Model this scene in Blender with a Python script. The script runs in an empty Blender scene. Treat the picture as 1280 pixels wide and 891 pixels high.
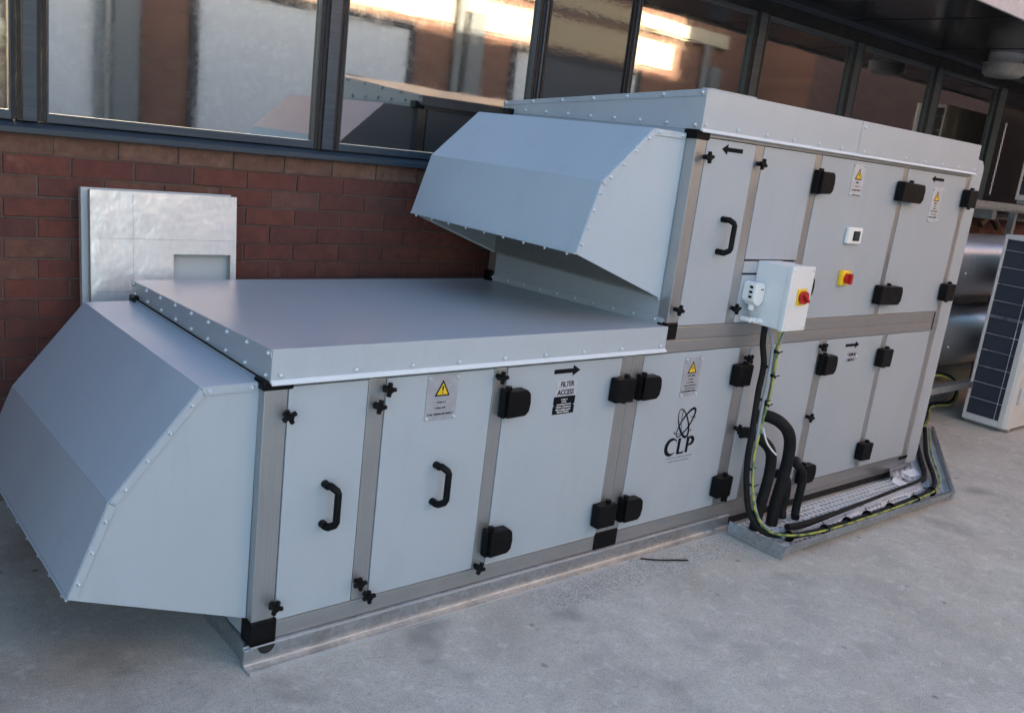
import bpy, bmesh, math, random
from mathutils import Vector, Matrix
random.seed(7)
R = math.radians
sc = bpy.context.scene
C = sc.collection

# ---------------------------------------------------------------- camera, sky, sun, exposure
cd = bpy.data.cameras.new('camera'); cam = bpy.data.objects.new('camera', cd); C.objects.link(cam)
cam.location = (-1.0455, -2.1825, 1.5672)
cam.rotation_euler = (1.3353, -0.1194, -0.6902)
cd.sensor_width = 36; cd.lens = 1130.81 * 36 / 1280; cd.clip_start = .02; cd.clip_end = 500
sc.camera = cam
SUN_EL, SUN_AZ = R(13), R(-6)          # azimuth from +Y towards +X
w = bpy.data.worlds.new('World'); sc.world = w; w.use_nodes = True
nt = w.node_tree; bg = nt.nodes['Background']
sky = nt.nodes.new('ShaderNodeTexSky'); sky.sky_type = 'NISHITA'; sky.sun_disc = False
sky.sun_elevation = SUN_EL; sky.sun_rotation = SUN_AZ; sky.air_density = 1.0; sky.dust_density = 1.5; sky.ozone_density = 1.0
nt.links.new(sky.outputs[0], bg.inputs[0]); bg.inputs[1].default_value = .12
ld = bpy.data.lights.new('sun', 'SUN'); sun = bpy.data.objects.new('sun', ld); C.objects.link(sun)
ld.energy = 5.0; ld.angle = R(.6); ld.color = (1, .83, .62)
dirv = Vector((-math.sin(SUN_AZ) * math.cos(SUN_EL), -math.cos(SUN_AZ) * math.cos(SUN_EL), -math.sin(SUN_EL)))
sun.rotation_euler = dirv.to_track_quat('-Z', 'Y').to_euler()
sc.view_settings.view_transform = 'Standard'; sc.view_settings.look = 'None'
sc.view_settings.exposure = 2.5; sc.view_settings.gamma = 1.0
sc.cycles.max_bounces = 8; sc.cycles.glossy_bounces = 6; sc.cycles.use_denoising = True

# ---------------------------------------------------------------- materials
class NT:
    def __init__(s, name):
        s.m = bpy.data.materials.new(name); s.m.use_nodes = True
        s.t = s.m.node_tree; s.b = s.t.nodes['Principled BSDF']
    def n(s, typ, **kw):
        nd = s.t.nodes.new(typ)
        for k, v in kw.items():
            if k.startswith('_'): setattr(nd, k[1:], v)
            else: nd.inputs[k.replace('__', ' ')].default_value = v
        return nd
    def l(s, a, b): s.t.links.new(a, b)
    def coord(s, scale=(1, 1, 1), out='Object'):
        tc = s.n('ShaderNodeTexCoord'); mp = s.n('ShaderNodeMapping'); mp.inputs['Scale'].default_value = scale
        s.l(tc.outputs[out], mp.inputs[0]); return mp.outputs[0]
    def noise(s, vec, scale, detail=4, rough=.55):
        nd = s.n('ShaderNodeTexNoise', Scale=scale, Detail=detail, Roughness=rough); s.l(vec, nd.inputs['Vector']); return nd.outputs[0]
    def ramp(s, fac, stops):
        r = s.n('ShaderNodeValToRGB'); e = r.color_ramp.elements
        while len(e) < len(stops): e.new(.5)
        for q, (p, c) in zip(e, stops):
            q.position = p; q.color = (c, c, c, 1) if isinstance(c, (int, float)) else (*c, 1)
        s.l(fac, r.inputs[0]); return r.outputs[0]
    def mix(s, f, a, b, mode='MIX'):
        nd = s.n('ShaderNodeMix', _data_type='RGBA', _blend_type=mode)
        for i, v in ((0, f), (6, a), (7, b)):
            if isinstance(v, bpy.types.NodeSocket): s.l(v, nd.inputs[i])
            else: nd.inputs[i].default_value = v if i == 0 else (*v, 1)
        return nd.outputs[2]
    def bump(s, h, strength=.2, dist=.01, nrm=None):
        nd = s.n('ShaderNodeBump', Strength=strength, Distance=dist); s.l(h, nd.inputs['Height'])
        if nrm: s.l(nrm, nd.inputs['Normal'])
        return nd.outputs[0]
    def set(s, **kw):
        for k, v in kw.items():
            k = k.replace('__', ' ')
            if isinstance(v, bpy.types.NodeSocket): s.l(v, s.b.inputs[k])
            else: s.b.inputs[k].default_value = (*v, 1) if isinstance(v, tuple) else v
        return s.m

def painted(name, col, rough, spec=.5, coat=0, streak=.03, dirt=.05, grain=.06):
    m = NT(name); v = m.coord(); 
    n1 = m.noise(v, 2.2, 6); c = m.mix(m.ramp(n1, [(.3, 0), (.75, 1)]), tuple(x * (1 + dirt * .4) for x in col), tuple(x * (1 - dirt) for x in col))
    n2 = m.noise(m.coord((60, 60, 3)), 1, 3); c = m.mix(m.ramp(n2, [(.55, 0), (.8, 1)]), c, tuple(x * (1 - streak) for x in col))
    gr = m.noise(m.coord((3, 3, 1.2)), 2.3, 8, .7); c = m.mix(m.ramp(gr, [(.52, 0), (.72, dirt * 2.2)]), c, tuple(x * .45 for x in col))
    r = m.ramp(m.noise(v, 5, 5), [(.3, rough * .94), (.7, rough * 1.06)])
    b = m.bump(m.noise(v, 1.6, 2), .4, .012); b = m.bump(m.noise(v, 260, 2), grain, .0006, b)
    return m.set(Base__Color=c, Roughness=r, Specular__IOR__Level=spec, Coat__Weight=coat, Coat__Roughness=.22, Normal=b)
M = {}
M['panel'] = painted('painted_panel_steel', (.38, .42, .468), .42, .5)
M['hood'] = painted('painted_hood_steel', (.44, .51, .585), .36, .55, .1)
M['roof'] = painted('coated_roof_steel', (.42, .46, .51), .30, 1.0, 0, streak=.0, dirt=.03, grain=.012)
M['fascia'] = painted('coated_fascia_steel', (.42, .455, .50), .34, .5, .1)
M['enclosure'] = painted('light_enclosure_plastic', (.70, .72, .74), .4, .5, dirt=.03)
M['white'] = painted('white_plastic', (.78, .79, .80), .35, .5, dirt=.03)
M['condenser'] = painted('condenser_white_steel', (.60, .60, .60), .4, .5, dirt=.12)

def metal(name, col, rough, sc3=(3, 3, 160), var=.12, met=.85):
    m = NT(name); v = m.coord(sc3); n = m.noise(v, 1, 4); d = m.noise(m.coord(), 3, 5)
    c = m.mix(m.ramp(n, [(.3, 0), (.7, 1)]), tuple(x * (1 - var) for x in col), tuple(min(1, x * (1 + var)) for x in col))
    c = m.mix(m.ramp(d, [(.5, 0), (.8, .5)]), c, tuple(x * .75 for x in col))
    return m.set(Base__Color=c, Metallic=met, Roughness=m.ramp(d, [(.3, rough * .8), (.7, rough * 1.25)]), Normal=m.bump(n, .05, .001))
M['bolt'] = metal('zinc_bolt_steel', (.55, .58, .62), .35, (30, 30, 30), .1, .5)
M['alu'] = metal('brushed_aluminium_upright', (.43, .44, .455), .42, (160, 160, 3), .06)
M['alu_h'] = metal('brushed_aluminium_rail', (.43, .44, .455), .42, (3, 160, 160), .06)
M['bright'] = metal('bright_edge_steel', (.75, .78, .82), .3)
def galv():
    m = NT('galvanised_steel'); vo = m.n('ShaderNodeTexVoronoi', Scale=80); m.l(m.coord(), vo.inputs['Vector'])
    hs = m.ramp(vo.outputs['Color'], [(.1, (.38, .41, .44)), (.9, (.50, .54, .58))])
    d = m.noise(m.coord(), 7, 6, .7); c = m.mix(m.ramp(d, [(.48, 0), (.72, .7)]), hs, (.28, .27, .26))
    return m.set(Base__Color=c, Metallic=.85, Roughness=m.ramp(d, [(.3, .28), (.7, .5)]), Normal=m.bump(d, .1, .002))
M['galv'] = galv(); M['galv_plate'] = metal('galvanised_plate', (.72, .75, .78), .4, (9, 9, 9), .08, .3)
def plastic(name, col, rough=.42, spec=.5):
    m = NT(name); n = m.noise(m.coord(), 300, 2); d = m.noise(m.coord(), 25, 4)
    return m.set(Base__Color=m.mix(m.ramp(d, [(.45, 0), (.8, .6)]), col, tuple(x * 1.5 + .004 for x in col)), Roughness=m.ramp(d, [(.3, rough * .85), (.7, rough * 1.3)]), Specular__IOR__Level=spec, Normal=m.bump(n, .1, .0004))
M['black'] = plastic('black_plastic', (.0022, .0022, .003), .45, .18)
M['gasket'] = plastic('dark_gasket_rubber', (.012, .012, .014), .8)
M['rubber'] = plastic('black_pipe_insulation', (.005, .005, .006), .7, .3)
M['red'] = plastic('red_plastic', (.42, .012, .010), .35)
M['yellow'] = plastic('yellow_plastic', (.85, .55, .02), .35)
M['earth'] = None
M['grey_cable'] = plastic('grey_cable_sheath', (.25, .28, .31), .5)
M['blue_cable'] = plastic('blue_cable_sheath', (.03, .04, .10), .5)
M['ink'] = plastic('black_print', (.004, .004, .007), .7, .15)
M['white_print'] = plastic('white_print', (.6, .6, .6), .6)
M['sign'] = plastic('sign_plate_plastic', (.31, .31, .345), .4)
M['sign_pale'] = plastic('pale_sign_label', (.44, .44, .47), .4)
M['sign_yellow'] = plastic('sign_yellow', (.70, .45, .02), .5)
M['paper'] = plastic('white_tape', (.75, .76, .78), .6)
cf = NT('dark_blue_coil_fins'); cw = cf.n('ShaderNodeTexWave', Scale=95.0, Distortion=.3); cw.bands_direction = 'Y'; cf.l(cf.coord(), cw.inputs[0]); M['coil'] = cf.set(Base__Color=cf.ramp(cw.outputs[1], [(.2, (.006, .010, .022)), (.8, (.022, .034, .066))]), Roughness=.5, Normal=cf.bump(cw.outputs[1], .4, .003))
M['copper'] = plastic('brown_lagging', (.10, .055, .035), .6); M['lamp_glass'] = plastic('grey_lamp_diffuser', (.22, .23, .25), .4)
M['screen'] = plastic('grey_display_glass', (.05, .06, .06), .15)
def earthcable():
    m = NT('green_yellow_cable'); wv = m.n('ShaderNodeTexNoise', Scale=26.0, Detail=0); m.l(m.coord(), wv.inputs['Vector'])
    c = m.ramp(wv.outputs[0], [(.50, (.36, .38, .07)), (.60, (.09, .15, .06))]); return m.set(Base__Color=c, Roughness=.45)
M['earth'] = earthcable()
def foil():
    m = NT('foil_board_facing'); n = m.noise(m.coord((60, 30, 30)), 1, 4); g = m.noise(m.coord(), 240, 3); b = m.noise(m.coord(), 5, 3)
    nb = m.bump(n, .3, .003); nb = m.bump(g, .2, .0008, nb); nb = m.bump(b, .5, .015, nb)
    return m.set(Base__Color=m.mix(m.ramp(n, [(.3, 0), (.7, 1)]), (.80, .80, .82), (.90, .89, .90)), Metallic=.6, Roughness=.30, Normal=nb)
M['foil'] = foil()
M['board_back'] = painted('pale_board_facing', (.52, .53, .55), .6, dirt=.02)
M['foam'] = plastic('board_foam_edge', (.42, .40, .37), .8)
M['duct'] = metal('spiral_duct_steel', (.38, .42, .48), .34, (60, 2, 2), .10, .9)
def frame_paint():
    m = NT('slate_grey_frame_paint'); d = m.noise(m.coord((2, 60, 60)), 1, 5)
    return m.set(Base__Color=m.mix(m.ramp(d, [(.45, 0), (.75, 1)]), (.036, .052, .072), (.06, .078, .10)), Roughness=.36, Specular__IOR__Level=.4)
M['frame'] = frame_paint()
M['frame_dark'] = plastic('dark_window_gasket', (.010, .012, .015), .6)
def glass():
    m = NT('coated_window_glass'); v = m.coord((1, 1, 1))
    n = m.noise(v, .9, 2); g = m.noise(m.coord((1, 1, 9)), 2.0, 2)
    b = m.bump(n, .022, .05); b = m.bump(g, .014, .01, b)
    s = m.noise(v, 14, 6, .8)
    r = m.ramp(s, [(.45, .03), (.8, .11)])
    return m.set(Base__Color=(.010, .012, .013), Roughness=r, IOR=4.6, Specular__IOR__Level=.5, Normal=b)
M['glass'] = glass()
def spandrel():
    m = NT('glossy_dark_spandrel'); n = m.noise(m.coord(), 32, 3)
    return m.set(Base__Color=(.030, .036, .044), Roughness=.05, IOR=1.38, Normal=m.bump(n, .04, .004))
M['spandrel'] = spandrel()
def soffit():
    m = NT('dark_soffit_panel'); n = m.noise(m.coord(), 1.2, 3)
    return m.set(Base__Color=(.016, .019, .024), Roughness=m.ramp(n, [(.3, .12), (.7, .25)]), IOR=1.7, Normal=m.bump(n, .05, .02))
M['soffit'] = soffit()
def brick(name, island=False, tan=False):
    m = NT(name); v = m.coord(out='Object')
    if island: rnd = m.n('ShaderNodeNewGeometry').outputs['Random Per Island']
    else: rnd = m.n('ShaderNodeObjectInfo').outputs['Random']
    if tan: st = [(0, (.165, .085, .060)), (.5, (.205, .11, .078)), (1, (.175, .095, .068))]
    else: st = [(0, (.135, .042, .031)), (.3, (.18, .054, .037)), (.6, (.155, .045, .033)), (.85, (.115, .042, .033)), (1, (.19, .085, .058))]
    c = m.ramp(rnd, st)
    ob = m.n('ShaderNodeVectorMath', _operation='ADD'); m.l(v, ob.inputs[0])
    cx = m.n('ShaderNodeCombineXYZ'); mu = m.n('ShaderNodeMath', _operation='MULTIPLY'); m.l(rnd, mu.inputs[0]); mu.inputs[1].default_value = 37
    for i in range(3): m.l(mu.outputs[0], cx.inputs[i])
    m.l(cx.outputs[0], ob.inputs[1]); vv = ob.outputs[0]
    a = m.noise(vv, 22, 6, .7); c = m.mix(m.ramp(a, [(.35, 0), (.7, .75)]), c, (.07, .028, .024))
    p = m.noise(vv, 9, 3); c = m.mix(m.ramp(p, [(.64, 0), (.76, .45)]), c, (.27, .17, .12))
    f = m.noise(vv, 160, 4, .8)
    b = m.bump(a, .5, .006); b = m.bump(f, .35, .0015, b)
    return m.set(Base__Color=c, Roughness=.85, Normal=b)
M['brick'] = brick('red_brick'); M['brick_i'] = brick('red_brick_mass', True); M['brick_tan'] = brick('tan_sill_brick', False, True)
def mortar():
    m = NT('mortar'); n = m.noise(m.coord(), 90, 5, .7)
    return m.set(Base__Color=m.ramp(n, [(.3, (.10, .075, .062)), (.7, (.165, .13, .11))]), Roughness=.95, Normal=m.bump(n, .5, .003))
M['mortar'] = mortar()
def far_brick():
    m = NT('far_brick_wall'); tc = m.n('ShaderNodeTexCoord'); sx = m.n('ShaderNodeSeparateXYZ'); m.l(tc.outputs['Object'], sx.inputs[0])
    cb = m.n('ShaderNodeCombineXYZ'); m.l(sx.outputs[0], cb.inputs[0]); m.l(sx.outputs[2], cb.inputs[1])
    bt = m.n('ShaderNodeTexBrick', Scale=1.0); m.l(cb.outputs[0], bt.inputs['Vector'])
    bt.inputs['Brick Width'].default_value = .225; bt.inputs['Row Height'].default_value = .075; bt.inputs['Mortar Size'].default_value = .006
    bt.inputs['Color1'].default_value = (.25, .135, .092, 1); bt.inputs['Color2'].default_value = (.19, .10, .07, 1); bt.inputs['Mortar'].default_value = (.22, .14, .115, 1)
    return m.set(Base__Color=bt.outputs[0], Roughness=.9)
M['far_brick'] = far_brick()
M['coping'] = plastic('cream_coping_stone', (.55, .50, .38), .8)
M['blind'] = plastic('frosted_window_glass', (.74, .78, .80), .3)
M['pier'] = plastic('grey_downpipe_metal', (.22, .24, .24), .5)
M['dark_frame'] = plastic('far_window_frame', (.05, .055, .06), .5)
M['render'] = plastic('pale_fascia_metal', (.42, .42, .47), .5)
def concrete():
    m = NT('weathered_concrete'); v = m.coord()
    big = m.noise(v, .9, 6, .62); mid = m.noise(v, 4.5, 8, .68); fine = m.noise(v, 70, 5, .75); sp = m.noise(v, 210, 3, .7)
    c = m.ramp(big, [(.30, (.45, .425, .375)), (.5, (.51, .485, .43)), (.70, (.59, .562, .50))])
    c = m.mix(m.ramp(mid, [(.38, .6), (.56, 0)]), c, (.33, .32, .30))
    warm = m.noise(v, 1.7, 4); c = m.mix(m.ramp(warm, [(.48, 0), (.72, .5)]), c, (.36, .31, .25))
    c = m.mix(m.ramp(fine, [(.38, .4), (.50, 0)]), c, (.22, .215, .205))
    c = m.mix(m.ramp(sp, [(.58, 0), (.72, .5)]), c, (.68, .66, .62))
    gr = m.noise(v, 340, 2, .6); c = m.mix(m.ramp(gr, [(.36, .65), (.47, 0)]), c, (.20, .19, .175)); c = m.mix(m.ramp(gr, [(.55, 0), (.66, .6)]), c, (.80, .78, .73))
    # dark pits and stains
    blot = m.noise(v, 16, 5, .75); c = m.mix(m.ramp(blot, [(.54, 0), (.66, .5)]), c, (.66, .645, .61)); c = m.mix(m.ramp(blot, [(.30, .4), (.42, 0)]), c, (.26, .255, .24))
    vo = m.n('ShaderNodeTexVoronoi', Scale=9.0); m.l(v, vo.inputs['Vector'])
    pk = m.n('ShaderNodeMath', _operation='MULTIPLY'); m.l(m.ramp(vo.outputs['Distance'], [(.02, .8), (.14, 0)]), pk.inputs[0]); m.l(m.ramp(m.noise(v, 3.1, 3), [(.52, 0), (.6, 1)]), pk.inputs[1]); c = m.mix(pk.outputs[0], c, (.13, .125, .12))
    st = m.noise(v, 2.6, 3, .5); c = m.mix(m.ramp(st, [(.60, 0), (.72, .6)]), c, (.19, .18, .165))
    # exposed aggregate strip along the base rail (object X along the unit, Y across)
    sx = m.n('ShaderNodeSeparateXYZ'); m.l(v, sx.inputs[0])
    wob = m.n('ShaderNodeMath', _operation='MULTIPLY_ADD'); m.l(m.noise(v, 6, 4), wob.inputs[0]); wob.inputs[1].default_value = .06; m.l(sx.outputs[1], wob.inputs[2])
    mp = m.n('ShaderNodeMapRange'); m.l(wob.outputs[0], mp.inputs[0]); mp.inputs[1].default_value = -.185; mp.inputs[2].default_value = -.165
    band = m.n('ShaderNodeMapRange'); m.l(sx.outputs[0], band.inputs[0]); band.inputs[1].default_value = .75; band.inputs[2].default_value = 1.2
    bx2 = m.n('ShaderNodeMapRange'); m.l(sx.outputs[0], bx2.inputs[0]); bx2.inputs[1].default_value = 2.5; bx2.inputs[2].default_value = 2.2
    bm2 = m.n('ShaderNodeMath', _operation='MULTIPLY'); m.l(band.outputs[0], bm2.inputs[0]); m.l(bx2.outputs[0], bm2.inputs[1]); band = bm2
    b2 = m.n('ShaderNodeMapRange'); m.l(sx.outputs[1], b2.inputs[0]); b2.inputs[1].default_value = .3; b2.inputs[2].default_value = .1
    mm = m.n('ShaderNodeMath', _operation='MULTIPLY'); m.l(mp.outputs[0], mm.inputs[0]); m.l(band.outputs[0], mm.inputs[1])
    m3 = m.n('ShaderNodeMath', _operation='MULTIPLY'); m.l(mm.outputs[0], m3.inputs[0]); m.l(b2.outputs[0], m3.inputs[1])
    agg = m.n('ShaderNodeTexVoronoi', Scale=170.0); m.l(v, agg.inputs['Vector'])
    ac = m.ramp(agg.outputs['Color'], [(.1, (.24, .23, .22)), (.5, (.40, .39, .36)), (.9, (.62, .60, .56))])
    c = m.mix(m.mix(.7, (0, 0, 0), m3.outputs[0]), c, ac)
    b = m.bump(mid, .35, .012); b = m.bump(fine, .5, .003, b); b = m.bump(agg.outputs['Distance'], .25, .002, b)
    return m.set(Base__Color=c, Roughness=m.ramp(mid, [(.3, .7), (.7, .92)]), Normal=b)
M['concrete'] = concrete()

# ---------------------------------------------------------------- mesh helpers
class MB:
    def __init__(s): s.v = []; s.f = []; s.sm = []
    def add(s, vs, fs, smooth=False):
        o = len(s.v); s.v += [tuple(p) for p in vs]; s.f += [tuple(i + o for i in f) for f in fs]; s.sm += [smooth] * len(fs); return s
    def box(s, x0, x1, y0, y1, z0, z1):
        v = [(x, y, z) for x in (x0, x1) for y in (y0, y1) for z in (z0, z1)]
        return s.add(v, [(0, 1, 3, 2), (4, 6, 7, 5), (0, 4, 5, 1), (2, 3, 7, 6), (0, 2, 6, 4), (1, 5, 7, 3)])
    def prism(s, pts, a, b, axis='y'):
        n = len(pts)
        def P(p, t): return {'y': (p[0], t, p[1]), 'x': (t, p[0], p[1]), 'z': (p[0], p[1], t)}[axis]
        v = [P(p, a) for p in pts] + [P(p, b) for p in pts]
        fs = [tuple(range(n)), tuple(range(2 * n - 1, n - 1, -1))] + [(i, i + n, (i + 1) % n + n, (i + 1) % n) for i in range(n)]
        return s.add(v, fs)
    def tube(s, path, r, seg=12, cap=True, smooth=True):
        path = [Vector(p) for p in path]; n = len(path); v = []; prev = None
        rr = r if isinstance(r, (list, tuple)) else [r] * n
        for i, p in enumerate(path):
            t = (path[min(i + 1, n - 1)] - path[max(i - 1, 0)]).normalized()
            if prev is None:
                a = Vector((0, 0, 1)) if abs(t.z) < .9 else Vector((1, 0, 0)); u = t.cross(a).normalized()
            else: u = (prev - t * prev.dot(t)).normalized()
            prev = u; q = t.cross(u)
            v += [p + (u * math.cos(2 * math.pi * k / seg) + q * math.sin(2 * math.pi * k / seg)) * rr[i] for k in range(seg)]
        s.add(v, [(i * seg + k, i * seg + (k + 1) % seg, (i + 1) * seg + (k + 1) % seg, (i + 1) * seg + k) for i in range(n - 1) for k in range(seg)], smooth)
        if cap: s.add(v[:seg], [tuple(range(seg - 1, -1, -1))]); s.add(v[-seg:], [tuple(range(seg))])
        return s
    def cyl(s, p0, p1, r, seg=16): return s.tube([p0, p1], r, seg)
    def xf(s, mat, a=0):
        for i in range(a, len(s.v)): s.v[i] = tuple(mat @ Vector(s.v[i]))
        return s
    def mesh(s, name):
        me = bpy.data.meshes.new(name); me.from_pydata(s.v, [], s.f); me.polygons.foreach_set('use_smooth', s.sm)
        bm = bmesh.new(); bm.from_mesh(me); bmesh.ops.recalc_face_normals(bm, faces=bm.faces); bm.to_mesh(me); bm.free(); me.update(); return me
    def build(s, name, mat, parent=None, bevel=0, seg=2, **kw):
        o = bpy.data.objects.new(name, s.mesh(name)); C.objects.link(o)
        if isinstance(mat, str): mat = M[mat]
        o.data.materials.append(mat)
        if parent: o.parent = parent
        if bevel:
            b = o.modifiers.new('bevel', 'BEVEL'); b.width = bevel; b.segments = seg; b.limit_method = 'ANGLE'; b.angle_limit = R(35)
        for k, v in kw.items(): o[k] = v
        return o
def inst(name, mesh, parent, loc=(0, 0, 0), rot=(0, 0, 0), scale=(1, 1, 1), src=None):
    o = bpy.data.objects.new(name, mesh); C.objects.link(o); o.parent = parent; o.location = loc; o.rotation_euler = rot; o.scale = scale
    if src:
        for md in src.modifiers:
            b = o.modifiers.new('bevel', 'BEVEL'); b.width = md.width; b.segments = md.segments; b.limit_method = 'ANGLE'; b.angle_limit = md.angle_limit
    return o
def empty(name, label, cat, loc=(0, 0, 0), group=None):
    o = bpy.data.objects.new(name, None); C.objects.link(o); o.location = loc; o.empty_display_size = .1
    o['label'] = label; o['category'] = cat
    if group: o['group'] = group
    return o
def smooth_path(pts, n=8):
    P = [Vector(p) for p in pts]; P = [2 * P[0] - P[1]] + P + [2 * P[-1] - P[-2]]; out = []
    for i in range(1, len(P) - 2):
        a, b, c, d = P[i - 1:i + 3]
        for k in range(n):
            t = k / n; out.append(.5 * ((2 * b) + (c - a) * t + (2 * a - 5 * b + 4 * c - d) * t * t + (3 * b - a - 3 * c + d) * t ** 3))
    out.append(P[-2]); return out
def text(body, size, x, y, z, mat, parent, sx=1.0, name='lettering', align='CENTER', bold=0):
    cu = bpy.data.curves.new('lettering', 'FONT'); cu.body = body; cu.size = size; cu.align_x = align; cu.extrude = .0004; cu.offset = bold
    cu.resolution_u = 3
    t = bpy.data.objects.new('tmp', cu); C.objects.link(t)
    me = bpy.data.meshes.new_from_object(t.evaluated_get(bpy.context.evaluated_depsgraph_get()))
    bpy.data.objects.remove(t); me.name = name
    o = bpy.data.objects.new(name, me); C.objects.link(o); me.materials.clear(); me.materials.append(M[mat])
    o.parent = parent; o.rotation_euler = (R(90), 0, 0); o.location = (x, y, z); o.scale = (sx, 1, 1)
    return o

# ---------------------------------------------------------------- ground
g = MB(); g.add([(-120, -120, 0), (120, -120, 0), (120, 120, 0), (-120, 120, 0)], [(0, 1, 2, 3)])
g.build('ground', 'concrete', kind='structure')

# ---------------------------------------------------------------- brick building with the long window band
WY = 1.44
bld = empty('brick_building', 'red brick building with a band of dark grey framed windows behind the machine', 'building', (1, WY, 0))
def bpart(mb, name, mat, parent=None, **kw):
    o = mb.build(name, mat, None, **kw); o.parent = parent or bld
    o.location = Vector(o.location) - (bld.location if not parent else Vector((0, 0, 0))); return o
backing = bpart(MB().box(-6, 12.5, WY + .006, WY + .4, -.2, 1.392), 'wall', 'mortar')
bms = []
for k in range(4):
    bm_ = MB(); L, H = .1075, .0325
    c0 = [random.uniform(-.0015, .0015) for _ in range(16)]
    bm_.v = [(-L + c0[0], 0, -H + c0[1]), (L + c0[2], 0, -H + c0[3]), (L + c0[4], 0, H + c0[5]), (-L + c0[6], 0, H + c0[7]),
             (-L - .002, .004, -H - .002), (L + .002, .004, -H - .002), (L + .002, .004, H + .002), (-L - .002, .004, H + .002),
             (-L - .002, .02, -H - .002), (L + .002, .02, -H - .002), (L + .002, .02, H + .002), (-L - .002, .02, H + .002)]
    bm_.f = [(0, 1, 2, 3)] + [(a, a + 4, (a + 1) % 4 + 4, (a + 1) % 4) for a in range(4)] + [(a + 4, a + 8, (a + 1) % 4 + 8, (a + 1) % 4 + 4) for a in range(4)]
    bm_.sm = [False] * len(bm_.f); me = bm_.mesh('brick'); bms.append((bm_, me))
for _, me in bms: me.materials.append(M['brick'])
tanm = [m_.copy() for _, m_ in bms]
for m_ in tanm: m_.materials.clear(); m_.materials.append(M['brick_tan'])
ZC, BX = 1.1609, -.3438
mass = MB(); cnt = 0
for r in range(18):
    zc_ = 1.3487 if r == 0 else 1.3109 - (r - 1) * .075 - .0375
    off = BX + (.1125 if r % 2 == 0 else 0) + (.05 if r == 0 else 0) + .1125
    for k in range(-26, 54):
        x = off + k * .225
        if x < -5.9 or x > 12.3: continue
        jy = random.uniform(-.0035, .002); rot = random.uniform(-.006, .006); pick = random.randrange(4)
        near = -.75 < x < 1.95 and zc_ > .28
        if near and cnt < 295:
            me = tanm[pick] if r == 0 else bms[pick][1]
            o = inst('brick', me, bld, (x - 1, jy, zc_), (0, rot, 0), (1, 1, 1.04 if r == 0 else 1)); cnt += 1
        else:
            b_ = bms[pick][0]; mass.add([(vx + x, WY + vy + jy, vz + zc_) for vx, vy, vz in b_.v], b_.f)
bpart(mass, 'brickwork', 'brick_i', kind='stuff')
bpart(MB().box(4.3, 9.6, WY - .012, WY - .006, .02, 1.20), 'duct_shade_backing', 'dark_frame')  # dark sheet over the brick, standing in for shade between the ducts
# sill, frames, panes
bpart(MB().prism([(WY - .045, 1.386), (WY - .045, 1.405), (WY + .03, 1.425), (WY + .08, 1.425), (WY + .08, 1.386)], -6, 12.5, 'x'), 'window_sill', 'frame')
bpart(MB().box(-6, 9.9, WY + .02, WY + .10, 2.50, 2.585), 'window_head', 'frame_dark')
muls = [(-2.65, -2.5), (-1.45, -1.3), (-.312, -.198), (.852, .972), (2.035, 2.112), (2.69, 2.75), (3.76, 3.90), (4.90, 5.04), (6.10, 6.26), (7.27, 7.46)]
for a, b in muls:
    mb = MB().box(a + .034, b - .034, WY - .008, WY + .07, 1.426, 2.5)
    mu = bpart(mb, 'mullion', 'frame', bevel=.002)
    gk = MB()
    for x0 in (a, a + .018, b - .034, b - .016): gk.box(x0, x0 + .0135, WY + .002, WY + .075, 1.4265, 2.4995)
    gk.build('glazing_bead', 'frame_dark', None).parent = mu
    gk = bpy.data.objects[-1] if False else None
for o in [o for o in bld.children if o.name.startswith('mullion')]:
    for ch in o.children: ch.location = -bld.location * 0; ch.matrix_parent_inverse = Matrix.Identity(4)
    # parts carry world coordinates minus the building origin; beads follow their mullion directly
def ring(x0, x1, y0, y1, z0, z1, wx, wz):
    m = MB(); o = [(x0, z0), (x1, z0), (x1, z1), (x0, z1)]; i_ = [(x0 + wx, z0 + wz), (x1 - wx, z0 + wz), (x1 - wx, z1 - wz), (x0 + wx, z1 - wz)]
    v = [(p[0], y, p[1]) for y in (y0, y1) for p in o + i_]; f = []
    for k in range(4):
        n = (k + 1) % 4; f += [(k, n, n + 4, k + 4), (k + 8, k + 12, n + 12, n + 8), (k, k + 8, n + 8, n), (k + 4, n + 4, n + 12, k + 12)]
    return m.add(v, f)
panes = [(-4.0, -2.65, 'w'), (-2.5, -1.45, 'w'), (-1.3, -.312, 'w'), (-.198, .852, 'w'), (.972, 2.035, 'w'), (2.112, 2.69, 'p'), (2.75, 3.76, 'w'), (3.90, 4.90, 'w'), (5.04, 6.10, 'w'), (6.26, 7.27, 'w'), (7.46, 8.7, 'p'), (8.7, 10, 'p')]
for a, b, t in panes:
    if t == 'p':
        bpart(MB().box(a + .002, b - .002, WY + .012, WY + .05, 1.427, 2.498), 'dark_panel', 'spandrel'); continue
    fr = bpart(ring(a, b, WY + .004, WY + .06, 1.426, 2.4995, .006, .032), 'window', 'frame', bevel=.002)
    f2 = MB().box(a + .007, b - .007, WY + .026, WY + .04, 1.459, 2.469); p = f2.build('pane', 'glass'); p.parent = fr
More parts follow.
